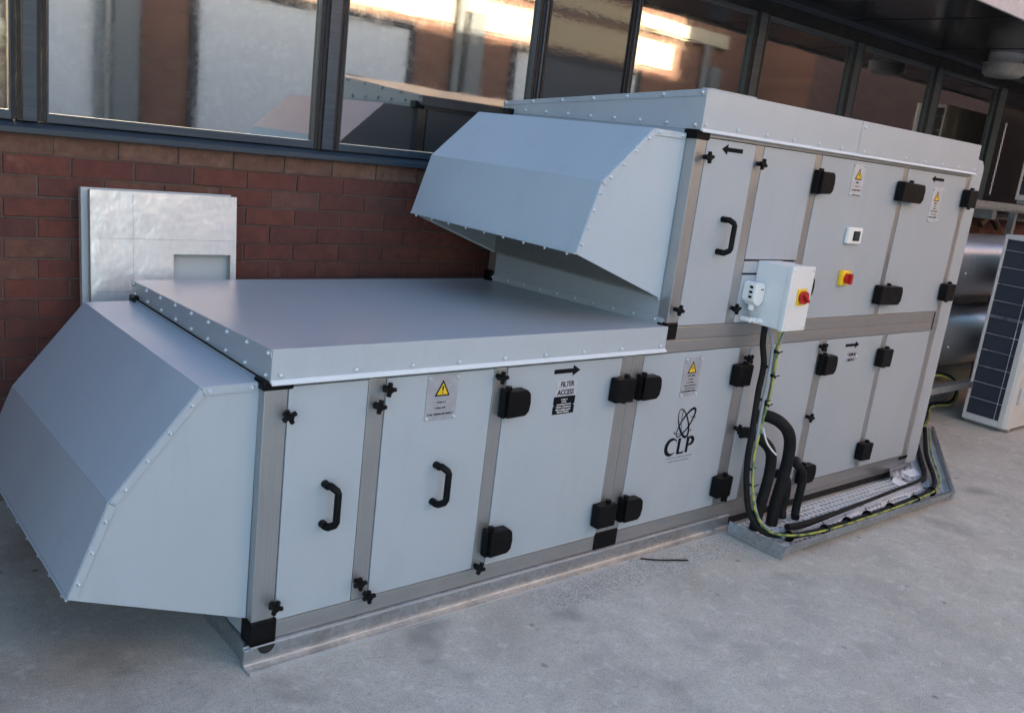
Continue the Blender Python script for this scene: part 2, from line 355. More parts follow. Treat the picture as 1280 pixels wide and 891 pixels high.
# storey above and canopy
bpart(MB().box(-6, 9.9, WY + .02, WY + .4, 2.587, 4.30), 'upper_wall', 'frame')
bpart(MB().box(9.901, 30, WY + .02, WY + 3, 0, 6.2), 'unseen_sun_block', 'brick_i')  # unseen block, its height set to shade part of the far wall
bpart(MB().box(-2.0, -1.6, -.5, WY + .005, 0, 4.3), 'unseen_shade_wall', 'brick_i')  # unseen wall, added to darken the left hoods and ground
bpart(MB().box(2.5, 12.5, .33, WY + .018, 2.62, 2.66), 'soffit', 'soffit')
sj = MB()
for x in (3.6, 4.8, 6.0, 7.2, 8.4): sj.box(x - .004, x + .004, .335, WY, 2.6165, 2.6195)
bpart(sj, 'soffit_joint', 'frame_dark')
bpart(MB().prism([(.306, 2.60), (.306, 3.0), (.326, 3.0), (.326, 2.60)], 2.5, 12.5, 'x'), 'canopy_fascia', 'render', bevel=.004)
bpart(MB().box(2.5, 12.5, .33, WY + .018, 2.98, 3.0), 'canopy_roof', 'frame')

# ---------------------------------------------------------------- building opposite (seen only mirrored in the glass)
OY = -5.0
opp = empty('brick_building', 'brick building across the yard, seen mirrored in the windows, sunlit along its top', 'building', (4, OY, 0))
def op(mb, name, mat, **kw):
    o = mb.build(name, mat, None, **kw); o.parent = opp; o.location = -opp.location; return o
op(MB().box(.95, 9.0, OY - .4, OY, -.2, 5.2), 'wall', 'far_brick')
op(MB().box(9.001, 30, OY - 6, OY, -.2, 9), 'wall', 'far_brick')
op(MB().box(12.2, 30, OY + .001, OY + 1.4, -.2, 9), 'wall', 'far_brick')  # nearer block added to dim the light on the right-hand doors and ground
op(MB().box(.95, 11.6, OY + .001, OY + .12, 3.42, 3.64), 'string_course', 'coping')
op(MB().box(.9, 8.99, OY - .45, OY + .05, 5.2, 5.28), 'coping', 'coping')
for a, b in ((1.15, 2.1), (2.78, 5.45), (7.2, 9.6)):
    fo = op(ring(a - .09, b + .09, OY + .001, OY + .05, 1.1, 2.84, .09, .10), 'window', 'dark_frame')
    MB().box(a + .001, b - .001, OY, OY + .02, 1.221, 2.749).build('pane', 'blind').parent = fo
op(MB().box(.96, 10.4, OY + .0005, OY + .012, 2.90, 3.30), 'painted_sun_band', 'coping')  # pale colour painted over the brick in place of strong sunlight
for x in (1.78, 6.15, 11.1):
    op(MB().tube([(x, OY + .1, 0), (x, OY + .1, 3.4)], .05, 12), 'downpipe', 'pier')
    op(MB().box(x + .12, x + .36, OY, OY + .16, 0, 3.1), 'pier', 'pier')

# ---------------------------------------------------------------- the air handling unit
ahu = empty('air_handling_unit', 'large two-tier light grey metal air handling unit with weather hoods, doors and the letters CLP', 'air handling unit')
D = 1.11; X1, XR = 1.622, 3.883
B = lambda *a: MB().box(*a)
B(.004, XR - .004, .012, D - .004, .07, .856).build('lower_casing', 'gasket', ahu)
B(X1 + .004, XR - .004, .012, D - .004, .858, 1.70).build('upper_casing', 'gasket', ahu)
B(X1 - .0, X1 + .003, .0515, D, .90, 1.679).build('end_panel', 'panel', ahu)
B(0, .003, .0515, D, .068, .857).build('end_panel', 'panel', ahu)
for a, b, z0, z1 in ((.06, 1.0, .12, .845), (1.04, 2.0, .12, .845), (2.04, 2.98, .12, .845), (3.02, 3.83, .12, .845), (1.68, 2.4, .95, 1.66), (2.44, 3.14, .95, 1.66), (3.18, 3.83, .95, 1.66)):
    B(a, b, D - .003, D + .004, z0, z1).build('back_panel', 'panel', ahu, bevel=.001)
for a, b, z0, z1 in ((0.051, XR, .067, .118), (.051, X1 - .001, .847, .905), (X1, XR, .847, .948), (X1 + .051, XR, 1.662, 1.678), (1.002, 1.038, .1185, .8465), (2.002, 2.038, .1185, .8465), (2.982, 3.018, .1185, .8465), (2.402, 2.438, .9485, 1.6615), (3.142, 3.178, .9485, 1.6615)):
    B(a, b, D - .003, D + .003, z0, z1).build('back_rail', 'alu_h', ahu)
# posts
def post(x0, x1, z0, z1): return B(x0, x1, 0, .05, z0, z1).build('post', 'alu', ahu, bevel=.0025)
for a, b in ((0, .069), (.326, .384), (.799, .851), (1.404, 1.4615), (1.4635, 1.521), (2.123, 2.194), (2.30, 2.362), (2.732, 2.79), (3.313, 3.354), (3.818, XR)): post(a, b, .125, .841)
for a, b in ((X1, 1.681), (1.984, 2.038), (2.408, 2.456), (3.167, 3.207), (3.833, XR)): post(a, b, .9465, 1.659)
B(X1 - .002, X1 + .05, D - .05, D, .95, 1.68).build('post', 'alu', ahu)
B(-.002, .05, D - .05, D, .1, .857).build('post', 'alu', ahu)
for a, b, z0, z1 in ((0, 1.4615, .067, .1235), (1.4635, XR, .067, .1235), (0, X1 - .002, .8425, .857), (X1, XR, .8425, .8905), (X1, XR, .892, .945), (X1, XR, 1.6605, 1.679)):
    B(a, b, -.001, .05, z0, z1).build('rail', 'alu_h', ahu, bevel=.002)
B(XR - .066, XR - .055, -.0025, .0, .846, .940).build('end_slot', 'gasket', ahu)
# shared fittings
def knob_mesh():
    m = MB().cyl((0, 0, 0), (0, -.022, 0), .010, 12); m.cyl((0, -.018, 0), (0, -.034, 0), .013, 12)
    for k in range(4):
        a = k * math.pi / 2 + .3; dx, dz = math.cos(a), math.sin(a)
        m.tube([(dx * .006, -.026, dz * .006), (dx * .017, -.027, dz * .017), (dx * .024, -.027, dz * .024)], [.0075, .0085, .0075], 8)
    me = m.mesh('knob'); me.materials.append(M['black']); return me
def hinge_mesh(kind):
    m = MB()
    if kind == 'r':   # plate at the left, rounded cover to the right
        m.prism([(-.052, -.052), (.032, -.05), (.048, -.034), (.053, 0), (.048, .036), (.034, .05), (-.052, .052)], -.046, -.004)
        m.box(-.062, -.046, -.030, 0, -.056, .056); m.cyl((-.038, -.02, .048), (-.038, -.02, .064), .012, 10)
    elif kind == 's':
        m.prism([(-.055, -.05), (.046, -.052), (.05, .044), (.044, .05), (-.052, .05), (-.055, .044)], -.048, -.004)
        m.cyl((.018, -.022, .046), (.018, -.022, .062), .012, 10); m.cyl((.018, -.022, -.062), (.018, -.022, -.046), .010, 10)
    else:
        m.prism([(-.11, -.052), (.09, -.052), (.112, -.03), (.114, .02), (.10, .048), (-.104, .05), (-.11, .044)], -.05, -.004)
        m.cyl((.0, -.022, .046), (.0, -.022, .062), .012, 10)
    me = m.mesh('hinge'); me.materials.append(M['black']); return me
def handle_mesh():
    m = MB()
    for s in (-1, 1):
        m.cyl((-.010, -.001, s * .066), (-.010, -.026, s * .066), .0125, 12)
    m.tube([(-.012, -.020, -.068), (-.006, -.030, -.068), (.007, -.046, -.056), (.010, -.049, -.048), (.010, -.049, .048), (.007, -.046, .056), (-.006, -.030, .068), (-.012, -.020, .068)], [.0105, .012, .0118, .0108, .0108, .0118, .012, .0105], 10)
    me = m.mesh('handle'); me.materials.append(M['black']); return me
def bolt_mesh(r=.010):
    m = MB().cyl((0, 0, 0), (0, -.0022, 0), r, 10)
    pr = [(r * .86, -.002), (r * .80, -.005), (r * .5, -.0078), (.0001, -.009)]
    v = [(q * math.cos(k * math.pi / 4), y, q * math.sin(k * math.pi / 4)) for q, y in pr for k in range(8)]
    m.add(v, [(i * 8 + k, i * 8 + (k + 1) % 8, (i + 1) * 8 + (k + 1) % 8, (i + 1) * 8 + k) for i in range(3) for k in range(8)], True)
    me = m.mesh('bolt'); me.materials.append(M['bright']); return me
KN, HR, HS, HD, HA = knob_mesh(), hinge_mesh('r'), hinge_mesh('s'), hinge_mesh('d'), handle_mesh()
BO, RV = bolt_mesh(.0092), bolt_mesh(.0060)
BO.materials.clear(); BO.materials.append(M['bolt'])
HM = bpy.data.objects.new('x', HR); HM.modifiers.new('b', 'BEVEL').width = .004
def hinge(me, x, z, par): 
    o = inst('hinge', me, par, (x, -.003, z), (0, R(random.uniform(-1.2, 1.2)), 0), (.92, .95, .90)); b = o.modifiers.new('bevel', 'BEVEL'); b.width = .004; b.segments = 2; b.limit_method = 'ANGLE'; return o
doors = []
def door(x0, x1, z0, z1, name='door'):
    g_ = .003
    d = B(x0 + g_, x1 - g_, -.0015, .011, z0 + g_, z1 - g_).build(name, 'panel', ahu, bevel=.0012); doors.append((x0, x1, z0, z1, d)); return d
for a, b in ((.069, .326), (.384, .799), (.851, 1.404), (1.521, 2.123)): door(a, b, .1235, .8425)
door(2.194, 2.30, .1235, .8425, 'fixed_panel'); door(2.362, 2.732, .1235, .8425, 'fixed_panel')
for a, b in ((2.79, 3.313), (3.354, 3.818)): door(a, b, .1235, .8425)
door(1.681, 1.984, .945, 1.6605); door(2.038, 2.408, 1.208, 1.6605, 'fixed_panel'); door(2.038, 2.408, 1.152, 1.206, 'fixed_panel'); door(2.038, 2.408, .945, 1.150, 'fixed_panel')
door(2.456, 3.167, .945, 1.6605); door(3.207, 3.833, .945, 1.6605)
def dof(x, z):
    best = min(doors, key=lambda d: max(d[0] - x, x - d[1], 0) + max(d[2] - z, z - d[3], 0)); return best[4]
for x, z in ((.064, .762), (.060, .184), (.38, .812), (.352, .762), (.338, .192), (.374, .139), (.812, .815), (.812, .136), (2.165, .792), (2.182, .478), (2.165, .165), (2.735, .812), (2.745, .469), (1.676, 1.589), (1.652, 1.016), (2.010, 1.589), (2.008, 1.012)):
    inst('knob', KN, dof(x + .03, z), (x, -.002, z), (0, R(random.uniform(-40, 40)), 0), (.88, 1, .88))
for me, L_ in ((HR, ((.885, .724), (.882, .224), (1.548, .722), (1.553, .224), (2.80, .726), (2.81, .182), (2.47, 1.547), (2.47, 1.10))), (HS, ((1.40, .725), (1.403, .227), (2.129, .727), (2.131, .226), (3.32, .728), (3.325, .228), (3.855, 1.551), (3.848, 1.056))), (HD, ((3.215, 1.548), (3.214, 1.052)))):
    for x, z in L_: hinge(me, x, z, dof(x + (.05 if me is HR else -.05), z))
for x, z in ((.213, .472), (.607, .474), (1.858, 1.303)): inst('handle', HA, dof(x, z), (x, -.001, z), (0, 0, 0), (1, 1, .95))
# black corner caps
for q in ((-.004, .078, -.006, .06, .058, .137), (1.395, 1.522, -.006, .03, .066, .137), (1.462, 1.522, -.004, .03, .8435, .857),
          (-.006, .085, -.004, .06, .832, .860), (1.618, 1.684, -.006, .05, .895, .962), (1.614, 1.69, -.006, .06, 1.648, 1.682), (-.008, .06, D - .05, D + .004, .79, .87),
          (1.60, 1.66, D - .045, D + .003, .90, .965), (1.60, 1.66, D - .05, D + .003, 1.66, 1.70), (3.79, 3.886, -.005, .05, .1, .122)):
    B(*q).build('corner_cap', 'black', ahu, bevel=.005)
# base rail: galvanised angle
br = MB()
prof = [(0.001, .066), (-.003, .066), (-.003, .062), (-.012, .058), (-.012, .006), (-.048, .004), (-.052, .012), (-.054, .012), (-.052, .0), (0.004, .0), (.004, .066)]
br.prism([(y, z) for y, z in prof], -.022, 2.250, 'x')
base = br.build('base_rail', 'galv', ahu, bevel=.001)
B(2.252, 3.95, .012, .03, .001, .044).build('base_beam', 'gasket', ahu)  # dark colour stands in for the shadow line behind the tray
B(2.252, 3.95, -.002, .03, .0445, .066).build('base_beam', 'alu_h', ahu)
B(-.010, .010, .02, D, 0.001, .065).build('base_rail', 'galv', ahu)
B(XR - .02, XR + .0, .02, D, 0.001, .065).build('base_rail', 'galv', ahu)
hole = MB().prism([(.026 * math.cos(a * math.pi / 10), .012 + .0 + .036 * 1 + .026 * -math.sin(a * math.pi / 10)) for a in range(11)], -.0145, -.0122)
hole.xf(Matrix.Translation((.045, 0, .012))).build('lifting_hole', 'gasket', base)
B(-.003, 2.248, -.0145, -.0125, .0605, .0658).build('edge_glint_strip', 'bright', base)  # this and the next two strips: painted highlights along the rail edges
B(-.020, 2.248, -.0165, -.0122, .0065, .0115).build('edge_glint_strip', 'bright', base)
B(-.020, 2.248, -.0552, -.0522, .001, .0125).build('edge_glint_strip', 'bright', base)
# end flange at the right-hand end
MB().prism([(XR + .001, .066), (4.012, .066), (4.012, 1.715), (3.985, 1.75), (XR + .001, 1.76)], .003, D).build('end_flange', 'panel', ahu, bevel=.003)

def roof(x0, x1, zf0, zf1, zr, name, left=True):
    y0, y1 = -.0095, 1.138; t = .0016
    top = MB(); top.add([(x0, y0, zf1), (x1, y0, zf1), (x1, y1, zr), (x0, y1, zr), (x0, y0, zf1 - .012), (x1, y0, zf1 - .012), (x1, y1, zr - .012), (x0, y1, zr - .012)],
        [(0, 1, 2, 3), (7, 6, 5, 4), (0, 4, 5, 1), (1, 5, 6, 2), (2, 6, 7, 3), (3, 7, 4, 0)])
    r = top.build(name, 'roof', ahu, bevel=.0015)
    f = MB()
    f.prism([(y0 - .001, zf0 + .004), (y0 - .001, zf1 - .001), (y0 + .001, zf1 - .001), (y0 + .001, zf0 + .004)], x0, x1, 'x')
    f.build('fascia', 'fascia', r)
    lip = MB(); lip.prism([(y0 + .002, zf0 + .008), (y0 - .004, zf0 + .006), (y0 - .015, zf0 - .003), (y0 - .013, zf0 - .006), (y0 + .002, zf0 + .0)], x0 - .002, x1, 'x')
    lip.build('drip_lip', 'enclosure', r)
    s = MB(); s.add([(x0 - .001, y0, zf0), (x0 - .001, y1, zf0 + .001), (x0 - .001, y1, zr - .001), (x0 - .001, y0, zf1 - .001), (x0 + .004, y0, zf0), (x0 + .004, y1, zf0 + .001), (x0 + .004, y1, zr - .001), (x0 + .004, y0, zf1 - .001)],
        [(0, 1, 2, 3), (7, 6, 5, 4), (0, 4, 5, 1), (1, 5, 6, 2), (2, 6, 7, 3), (3, 7, 4, 0)])
    s.build('fascia', 'fascia', r)
    s = MB(); s.add([(x0 - .004, y0, zf1 - .024), (x0 - .004, y1, zr - .018), (x0 - .004, y1, zr), (x0 - .004, y0, zf1), (x0, y0, zf1 - .024), (x0, y1, zr - .018), (x0, y1, zr), (x0, y0, zf1)],
        [(0, 1, 2, 3), (7, 6, 5, 4), (0, 4, 5, 1), (1, 5, 6, 2), (2, 6, 7, 3), (3, 7, 4, 0)])
    s.build('edge_flange', 'fascia', r)
    B(x0, x1, y1 - .004, y1, zf0, zr - .0125).build('fascia', 'fascia', r)
    return r
R1 = roof(.012, X1 - .001, .858, .950, .915, 'lower_roof')
R2 = roof(X1 + .004, XR, 1.680, 1.826, 1.730, 'upper_roof')
for x in (.038, .271, .466, .639, .824, 1.003, 1.184, 1.376, 1.589): inst('bolt', BO, R1, (x, -.0105, .877))
for x in (1.644, 1.837, 2.021, 2.207, 2.394, 2.567, 2.753, 2.937, 3.13, 3.32, 3.496, 3.677, 3.864): inst('bolt', BO, R2, (x, -.0105, 1.700))
inst('bolt', BO, R2, (2.725, -.013, 1.80))
B(2.702, XR, -.0135, -.0106, 1.689, 1.8245).build('joint_cover', 'fascia', R2)
B(X1 + .02, 1.92, -.0095, .03, 1.8265, 1.830).build('joint_cover', 'fascia', R2)
rz = (0, 0, R(-90))
for i in range(9):
    y = .005 + i * .138; f = y / 1.138
    inst('bolt', BO, R1, (.008, y, .950 - .035 * f - .012 + .002 * f), rz)
    y2 = .02 + i * .135
    inst('bolt', BO, R1, (.011, y2, .872 + (.0 if i else 0)), rz)
for i in range(7):
    y = .006 + i * .185; f = y / 1.138; inst('bolt', BO, R2, (X1, y, 1.826 - .096 * f - .013 + .003 * f), rz)
for i in range(9):
    y = .02 + i * .137; inst('bolt', BO, R2, (X1 + .003, y, 1.698), rz)
# strip and bolts where the lower roof meets the upper tier
st_ = MB(); st_.add([(X1 - .004, .02, .949), (X1 - .004, 1.10, .918), (X1 - .004, 1.10, .945), (X1 - .004, .02, .976), (X1, .02, .949), (X1, 1.10, .918), (X1, 1.10, .945), (X1, .02, .976)], [(0, 1, 2, 3), (7, 6, 5, 4), (0, 4, 5, 1), (1, 5, 6, 2), (2, 6, 7, 3), (3, 7, 4, 0)])
sp = st_.build('joint_strip', 'fascia', ahu)
for i in range(10): inst('bolt', RV if False else BO, sp, (X1 - .0045, .06 + i * .112, .966 - .0015 - i * .0032), rz, (.8, .8, .8))

# weather hoods
def hood(name, prof, y0, y1, xb, rivets, louvre, zl):
    # prof: top-back, kink, kink, low front, low back (x,z)
    a, b, c, d, e = prof; t = .004
    h = MB()
    for p, q in ((a, b), (b, c), (c, d)):
        h.add([(p[0], y0, p[1]), (q[0], y0, q[1]), (q[0], y1, q[1]), (p[0], y1, p[1])], [(0, 1, 2, 3)])
    cover = h.build(name, 'hood', ahu)
    so = cover.modifiers.new('solid', 'SOLIDIFY'); so.thickness = .003; so.offset = 0
    for y, s in ((y0, 1), (y1, -1)):
        MB().prism([a, b, c, d, e], y + s * .0015, y + s * .004).build('side_panel', 'hood' if name != 'lower_hood' else 'panel', cover)
    # folded edge band along the side with rivets
    def band(p, q, w_):
        P, Q = Vector(p), Vector(q); dd = (Q - P).normalized(); n = Vector((dd.y, -dd.x))
        cen = Vector(((a[0] + d[0] + e[0]) / 3, (a[1] + d[1] + e[1]) / 3))
        if n.dot(cen - P) < 0: n = -n
        return [tuple(P + dd * .002), tuple(Q - dd * .002), tuple(Q + n * w_ - dd * w_ * .35), tuple(P + n * w_ + dd * w_ * .35)]
    for k, (p, q) in enumerate(((a, b), (b, c), (c, d))):
        bp_ = band(p, q, .021); MB().prism(bp_, y0 - .0045, y0 + .001).build('edge_flange', 'hood' if name != 'lower_hood' else 'panel', cover, bevel=.0006)
        n = rivets[k]
        for i in range(n):
            f = (i + .5) / n if n > 2 else (.12 + .76 * i / max(1, n - 1))
            px = bp_[0][0] * (1 - f) + bp_[1][0] * f; pz = bp_[0][1] * (1 - f) + bp_[1][1] * f
            qx = bp_[3][0] * (1 - f) + bp_[2][0] * f; qz = bp_[3][1] * (1 - f) + bp_[2][1] * f
            inst('rivet', RV, cover, ((px + qx) / 2, y0 - .0045, (pz + qz) / 2))
    # lower lip, bird mesh under the opening
    MB().tube([(d[0], y0, d[1]), (d[0], y1, d[1])], .004, 8).build('edge_flange', 'hood', cover)
    for i in range(9):
        y = y0 + .04 + i * (y1 - y0 - .08) / 8
        inst('rivet', RV, cover, (d[0] + .0, y, d[1] - .004), (R(90), 0, 0))
    me = MB(); n = 60; dx, dz = e[0] - d[0], e[1] - d[1]; L = math.hypot(dx, dz)
    for i in range(int((y1 - y0) / .0125)):
        y = y0 + .006 + i * .0125
        me.add([(d[0], y, d[1] + .006), (e[0], y, e[1] + .006), (e[0], y + .002, e[1] + .006), (d[0], y + .002, d[1] + .006)], [(0, 1, 2, 3)])
    for i in range(int(L / .0125)):
        f = i * .0125 / L; x = d[0] + dx * f; z = d[1] + dz * f + .007
        me.add([(x, y0, z), (x, y1, z), (x + .002, y1, z), (x + .002, y0, z)], [(0, 1, 2, 3)])
    me.build('bird_mesh', 'galv', cover, kind='stuff')
    B(xb - .008, xb - .001, y0 + .005, y1 - .005, e[1], a[1] - .004).build('damper', 'pier', cover)
    return cover
hood('lower_hood', [(.0, .848), (-.163, .846), (-.387, .564), (-.483, .317), (-.002, .136)], .033, 1.09, 0, (2, 4, 3), True, 0)
hood('upper_hood', [(1.619, 1.664), (1.440, 1.664), (1.214, 1.461), (1.136, 1.214), (1.617, 1.048)], .050, 1.075, X1, (2, 4, 4), True, 0)
B(X1 - .010, X1 - .001, .052, .06, 1.04, 1.665).build('hood_flange', 'hood', ahu)

# ---------------------------------------------------------------- signs and lettering on the doors
def flat(pts, y, mat, par, name, t=.0006, **kw):
    return MB().prism(pts, y - t, y).build(name, mat, par, **kw)
def print_bar(x, z, wd, h, par, mat='ink'):   # one illegible printed line: short word-like runs of type
    m = MB(); c = x - wd / 2; rnd = random.Random(int(x * 1000 + z * 7777))
    while c < x + wd / 2 - h * .6:
        L = rnd.uniform(.25, .6) * h
        top = h * rnd.uniform(.7, 1); m.box(c, c + L, -.0008, -.0002, z, z + top); c += L + h * rnd.choice((.14, .14, .14, .5))
    return m
def sign(x, z, wd, ht, mat, tri, lines, bolts=True, exclaim=True, tz=.0):
    s = B(x - wd / 2, x + wd / 2, -.004, -.0016, z - ht / 2, z + ht / 2).build('warning_sign', mat, ahu, bevel=.0006)
    cz = z + ht / 2 - tri * .5 - .018 + tz; h = tri
    flat([(x - h * .56, cz - h * .48), (x + h * .56, cz - h * .48), (x, cz + h * .52)], -.0041, 'ink', s, 'warning_triangle', .0006)
    flat([(x - h * .40, cz - h * .39), (x + h * .40, cz - h * .39), (x, cz + h * .33)], -.0048, 'sign_yellow', s, 'warning_triangle', .0005)
    if exclaim:
        m = MB().prism([(x - .0035, cz + h * .14), (x + .0035, cz + h * .14), (x + .0018, cz - h * .17), (x - .0018, cz - h * .17)], -.0058, -.0054)
        m.box(x - .0022, x + .0022, -.0058, -.0054, cz - h * .31, cz - h * .24)
    else:
        m = MB().prism([(x + .003, cz + h * .2), (x - .006, cz - h * .08), (x + .0005, cz - h * .05), (x - .003, cz - h * .32), (x + .006, cz - h * .0), (x - .0005, cz - h * .03)], -.0058, -.0054)
    m.build('warning_symbol', 'ink', s)
    L = MB()
    for dz, w_, hh in lines:
        p = print_bar(x, z + ht / 2 - dz, w_, hh, s); L.add([(a, b - .0036, c) for a, b, c in p.v], p.f)
    L.build('lettering', 'ink', s, kind='stuff')
    if bolts:
        for sx in (-1, 1):
            for sz in (-1, 1): inst('rivet', RV, s, (x + sx * (wd / 2 - .007), -.004, z + sz * (ht / 2 - .008)))
    return s
sign(.592, .762, .118, .148, 'sign', .052, [(.092, .034, .006), (.110, .044, .005), (.131, .098, .0065)])
sign(1.820, .735, .105, .164, 'sign', .050, [(.080, .044, .007), (.094, .032, .005), (.107, .044, .004), (.120, .074, .005), (.131, .058, .004), (.144, .088, .006)], exclaim=False)
sign(2.768, 1.573, .10, .140, 'sign_pale', .050, [(.082, .026, .006), (.098, .034, .004), (.116, .074, .007), (.137, .080, .005)], exclaim=False)
sign(3.545, 1.502, .10, .17, 'sign_pale', .050, [(.080, .032, .006), (.094, .022, .005), (.106, .034, .004), (.120, .07, .006), (.134, .06, .004), (.150, .085, .007)], exclaim=False)
def arrow(x, z, L, s, h=.016):
    a = s * L / 2; hd = s * .036
    flat([(x - a, z - h / 2), (x + a - hd, z - h / 2), (x + a - hd, z - h * 1.25), (x + a, z), (x + a - hd, z + h * 1.25), (x + a - hd, z + h / 2), (x - a, z + h / 2)], -.0018, 'ink', ahu, 'arrow', .0006)
arrow(1.127, .809, .125, 1); arrow(1.838, 1.626, .130, -1); arrow(3.518, 1.626, .130, -1, .014); arrow(3.028, .802, .125, 1, .014)
s = B(1.083, 1.180, -.0032, -.0016, .748, .776).build('door_label', 'sign_pale', ahu); text('FILTER', .026, 1.134, -.0036, .753, 'ink', s, .86, bold=.0006)
s = B(1.078, 1.182, -.0032, -.0016, .718, .746).build('door_label', 'sign_pale', ahu); text('ACCESS', .026, 1.131, -.0036, .723, 'ink', s, .86, bold=.0006)
s = MB().prism([(1.079, .716), (1.181, .716), (1.181, .688), (1.174, .684), (1.181, .680), (1.181, .652), (1.079, .652), (1.079, .680), (1.086, .684), (1.079, .688)], -.0034, -.0016).build('door_label', 'ink', ahu)
L = MB()
for z_, w_ in ((.703, .034), (.694, .026), (.6845, .07), (.675, .076), (.6655, .074), (.657, .058)):
    p = print_bar(1.13, z_, w_, .005, s); L.add([(a, b - .0032, c) for a, b, c in p.v], p.f)
L.build('lettering', 'white_print', s, kind='stuff')
for z0 in (.755, .728):
    s = B(3.0, 3.085, -.0032, -.0016, z0 - .011, z0 + .012).build('door_label', 'sign', ahu)
    p = print_bar(3.043, z0 - .006, .062, .012, s); MB().add([(a, b - .003, c) for a, b, c in p.v], p.f).build('lettering', 'ink', s, kind='stuff')
for x_, z_ in ((2.998, .742), (3.085, .742)): inst('rivet', RV, ahu, (x_, -.003, z_))
# CLP emblem: stroked letters and atom orbits
def stroke(m, pts, ws, y=-.0022):
    P = [Vector((p[0], 0, p[1])) for p in pts]; n = len(P); v = []
    for i, p in enumerate(P):
        t = (P[min(i + 1, n - 1)] - P[max(i - 1, 0)]).normalized(); q = Vector((-t.z, 0, t.x)) * ws[i] * .5
        v += [(p.x + q.x, y, p.z + q.z), (p.x - q.x, y, p.z - q.z)]
    m.add(v, [(2 * i, 2 * i + 1, 2 * i + 3, 2 * i + 2) for i in range(n - 1)])
lg = MB(); ox, oz, hgt = 1.738, .408, .083
sh = .02
def LP(u, v): return (ox + u * hgt + v * hgt * sh, oz + v * hgt * .80)
pts = []; ws = []
for i in range(25):
    a = R(48 + i * (262) / 24); pts.append(LP(.42 + .42 * math.cos(a), .5 + .50 * math.sin(a))); ws.append(0.004 + .017 * max(0, math.sin((a - R(48)) / R(262) * math.pi)) ** 1.2)
stroke(lg, pts, ws); stroke(lg, [LP(.72, .97), LP(.745, .74)], [.004, .003])
stroke(lg, [LP(.95, .98), LP(.95, .03)], [.018, .017], -.0021); stroke(lg, [LP(.84, .975), LP(1.06, .975)], [.004, .004], -.0023); stroke(lg, [LP(.86, .02), LP(1.36, .02), LP(1.42, .14)], [.009, .008, .003], -.0023)
stroke(lg, [LP(1.60, .98), LP(1.60, .01)], [.018, .016], -.0021); stroke(lg, [LP(1.50, .01), LP(1.72, .01)], [.004, .004], -.0023)
pts = []; ws = []
for i in range(15):
    a = R(95 - i * 185 / 14); pts.append(LP(1.66 + .34 * math.cos(a), .72 + .26 * math.sin(a))); ws.append(0.005 + .014 * math.sin(i / 14 * math.pi))
stroke(lg, [LP(1.48, .98)] + pts + [LP(1.62, .45)], [.004] + ws + [.003], -.0024)
def orbit(cx, cz, a_, b_, ang, w0, w1, y, t0=0, t1=360):
    pts = []; ws = []
    cx, cz, a_, b_ = 1.832 + (cx - 1.845) * 1.08, .539 + (cz - .584) * 1.08, a_ * 1.08, b_ * 1.08
    for i in range(41):
        t = R(t0 + (t1 - t0) * i / 40); u, v_ = a_ * math.cos(t), b_ * math.sin(t); c_, s_ = math.cos(R(ang)), math.sin(R(ang))
        pts.append((cx + u * c_ - v_ * s_, cz + u * s_ + v_ * c_)); ws.append(1.5 * (w0 + (w1 - w0) * (.5 + .5 * math.cos(t))))
    stroke(lg, pts, ws, y)
orbit(1.852, .584, .066, .025, 50, .0035, .0080, -.0021); orbit(1.838, .583, .064, .025, -62, .0030, .0080, -.0024)
orbit(1.845, .585, .060, .020, 100, .0018, .0028, -.0027, 20, 160); orbit(1.845, .583, .062, .018, 12, .0018, .0022, -.0030, 10, 60); orbit(1.845, .583, .062, .030, 30, .0018, .0022, -.0033, 170, 290)
for x_, z_ in ((1.777, .500), (1.878, .503)): lg.prism([(x_ + .004 * math.cos(k), z_ + .004 * math.sin(k)) for k in [j * math.pi / 4 for j in range(8)]], -.0024, -.002)
em = lg.build('emblem', 'ink', ahu)
for z_, w_ in ((.389, .165), (.374, .13)):
    p = print_bar(1.832, z_, w_, .007, em); MB().add([(a, b - .0016, c) for a, b, c in p.v], p.f).build('lettering', 'grey_cable', em, kind='stuff')

# ---------------------------------------------------------------- electrical fittings on the unit
box = B(2.135, 2.290, -.150, -.002, .950, 1.208).build('control_box', 'enclosure', ahu, bevel=.003)
B(2.131, 2.294, -.172, -.1505, .946, 1.212).build('box_lid', 'enclosure', box, bevel=.003)
for x_ in (2.146, 2.279):
    for z_ in (.962, 1.196): inst('screw', RV, box, (x_, -.172, z_), (0, 0, 0), (.55, .55, .55))
def switch(cx, y, cz, s, par, tall):
    B(cx - s, cx + s, y - .006, y, cz - tall, cz + tall).build('switch_plate', 'yellow', par, bevel=.002)
    m = MB().cyl((cx, y - .0065, cz), (cx, y - .022, cz), s * .86, 24); m2 = m
    m2.box(cx - s * .8, cx + s * .8, y - .034, y - .022, cz - s * .18, cz + s * .18)
    m2.xf(Matrix.Translation((cx, 0, cz)) @ Matrix.Rotation(R(40), 4, 'Y') @ Matrix.Translation((-cx, 0, -cz)))
    m2.build('switch_knob', 'red', par, bevel=.002)
switch(2.222, -.172, 1.088, .031, box, .034)
iso = B(2.770, 2.842, -.022, -.002, 1.100, 1.168).build('isolator', 'yellow', ahu, bevel=.003)
MB().cyl((2.81, -.022, 1.134), (2.81, -.04, 1.134), .024, 20).box(2.802, 2.818, -.052, -.04, 1.110, 1.158).build('switch_knob', 'red', iso, bevel=.002)
th = B(2.755, 2.872, -.022, -.002, 1.292, 1.366).build('display_panel', 'white', ahu, bevel=.005)
B(2.793, 2.848, -.0245, -.0222, 1.306, 1.350).build('display_bezel', 'black', th, bevel=.001)
B(2.802, 2.838, -.0255, -.0247, 1.312, 1.344).build('display_screen', 'screen', th)
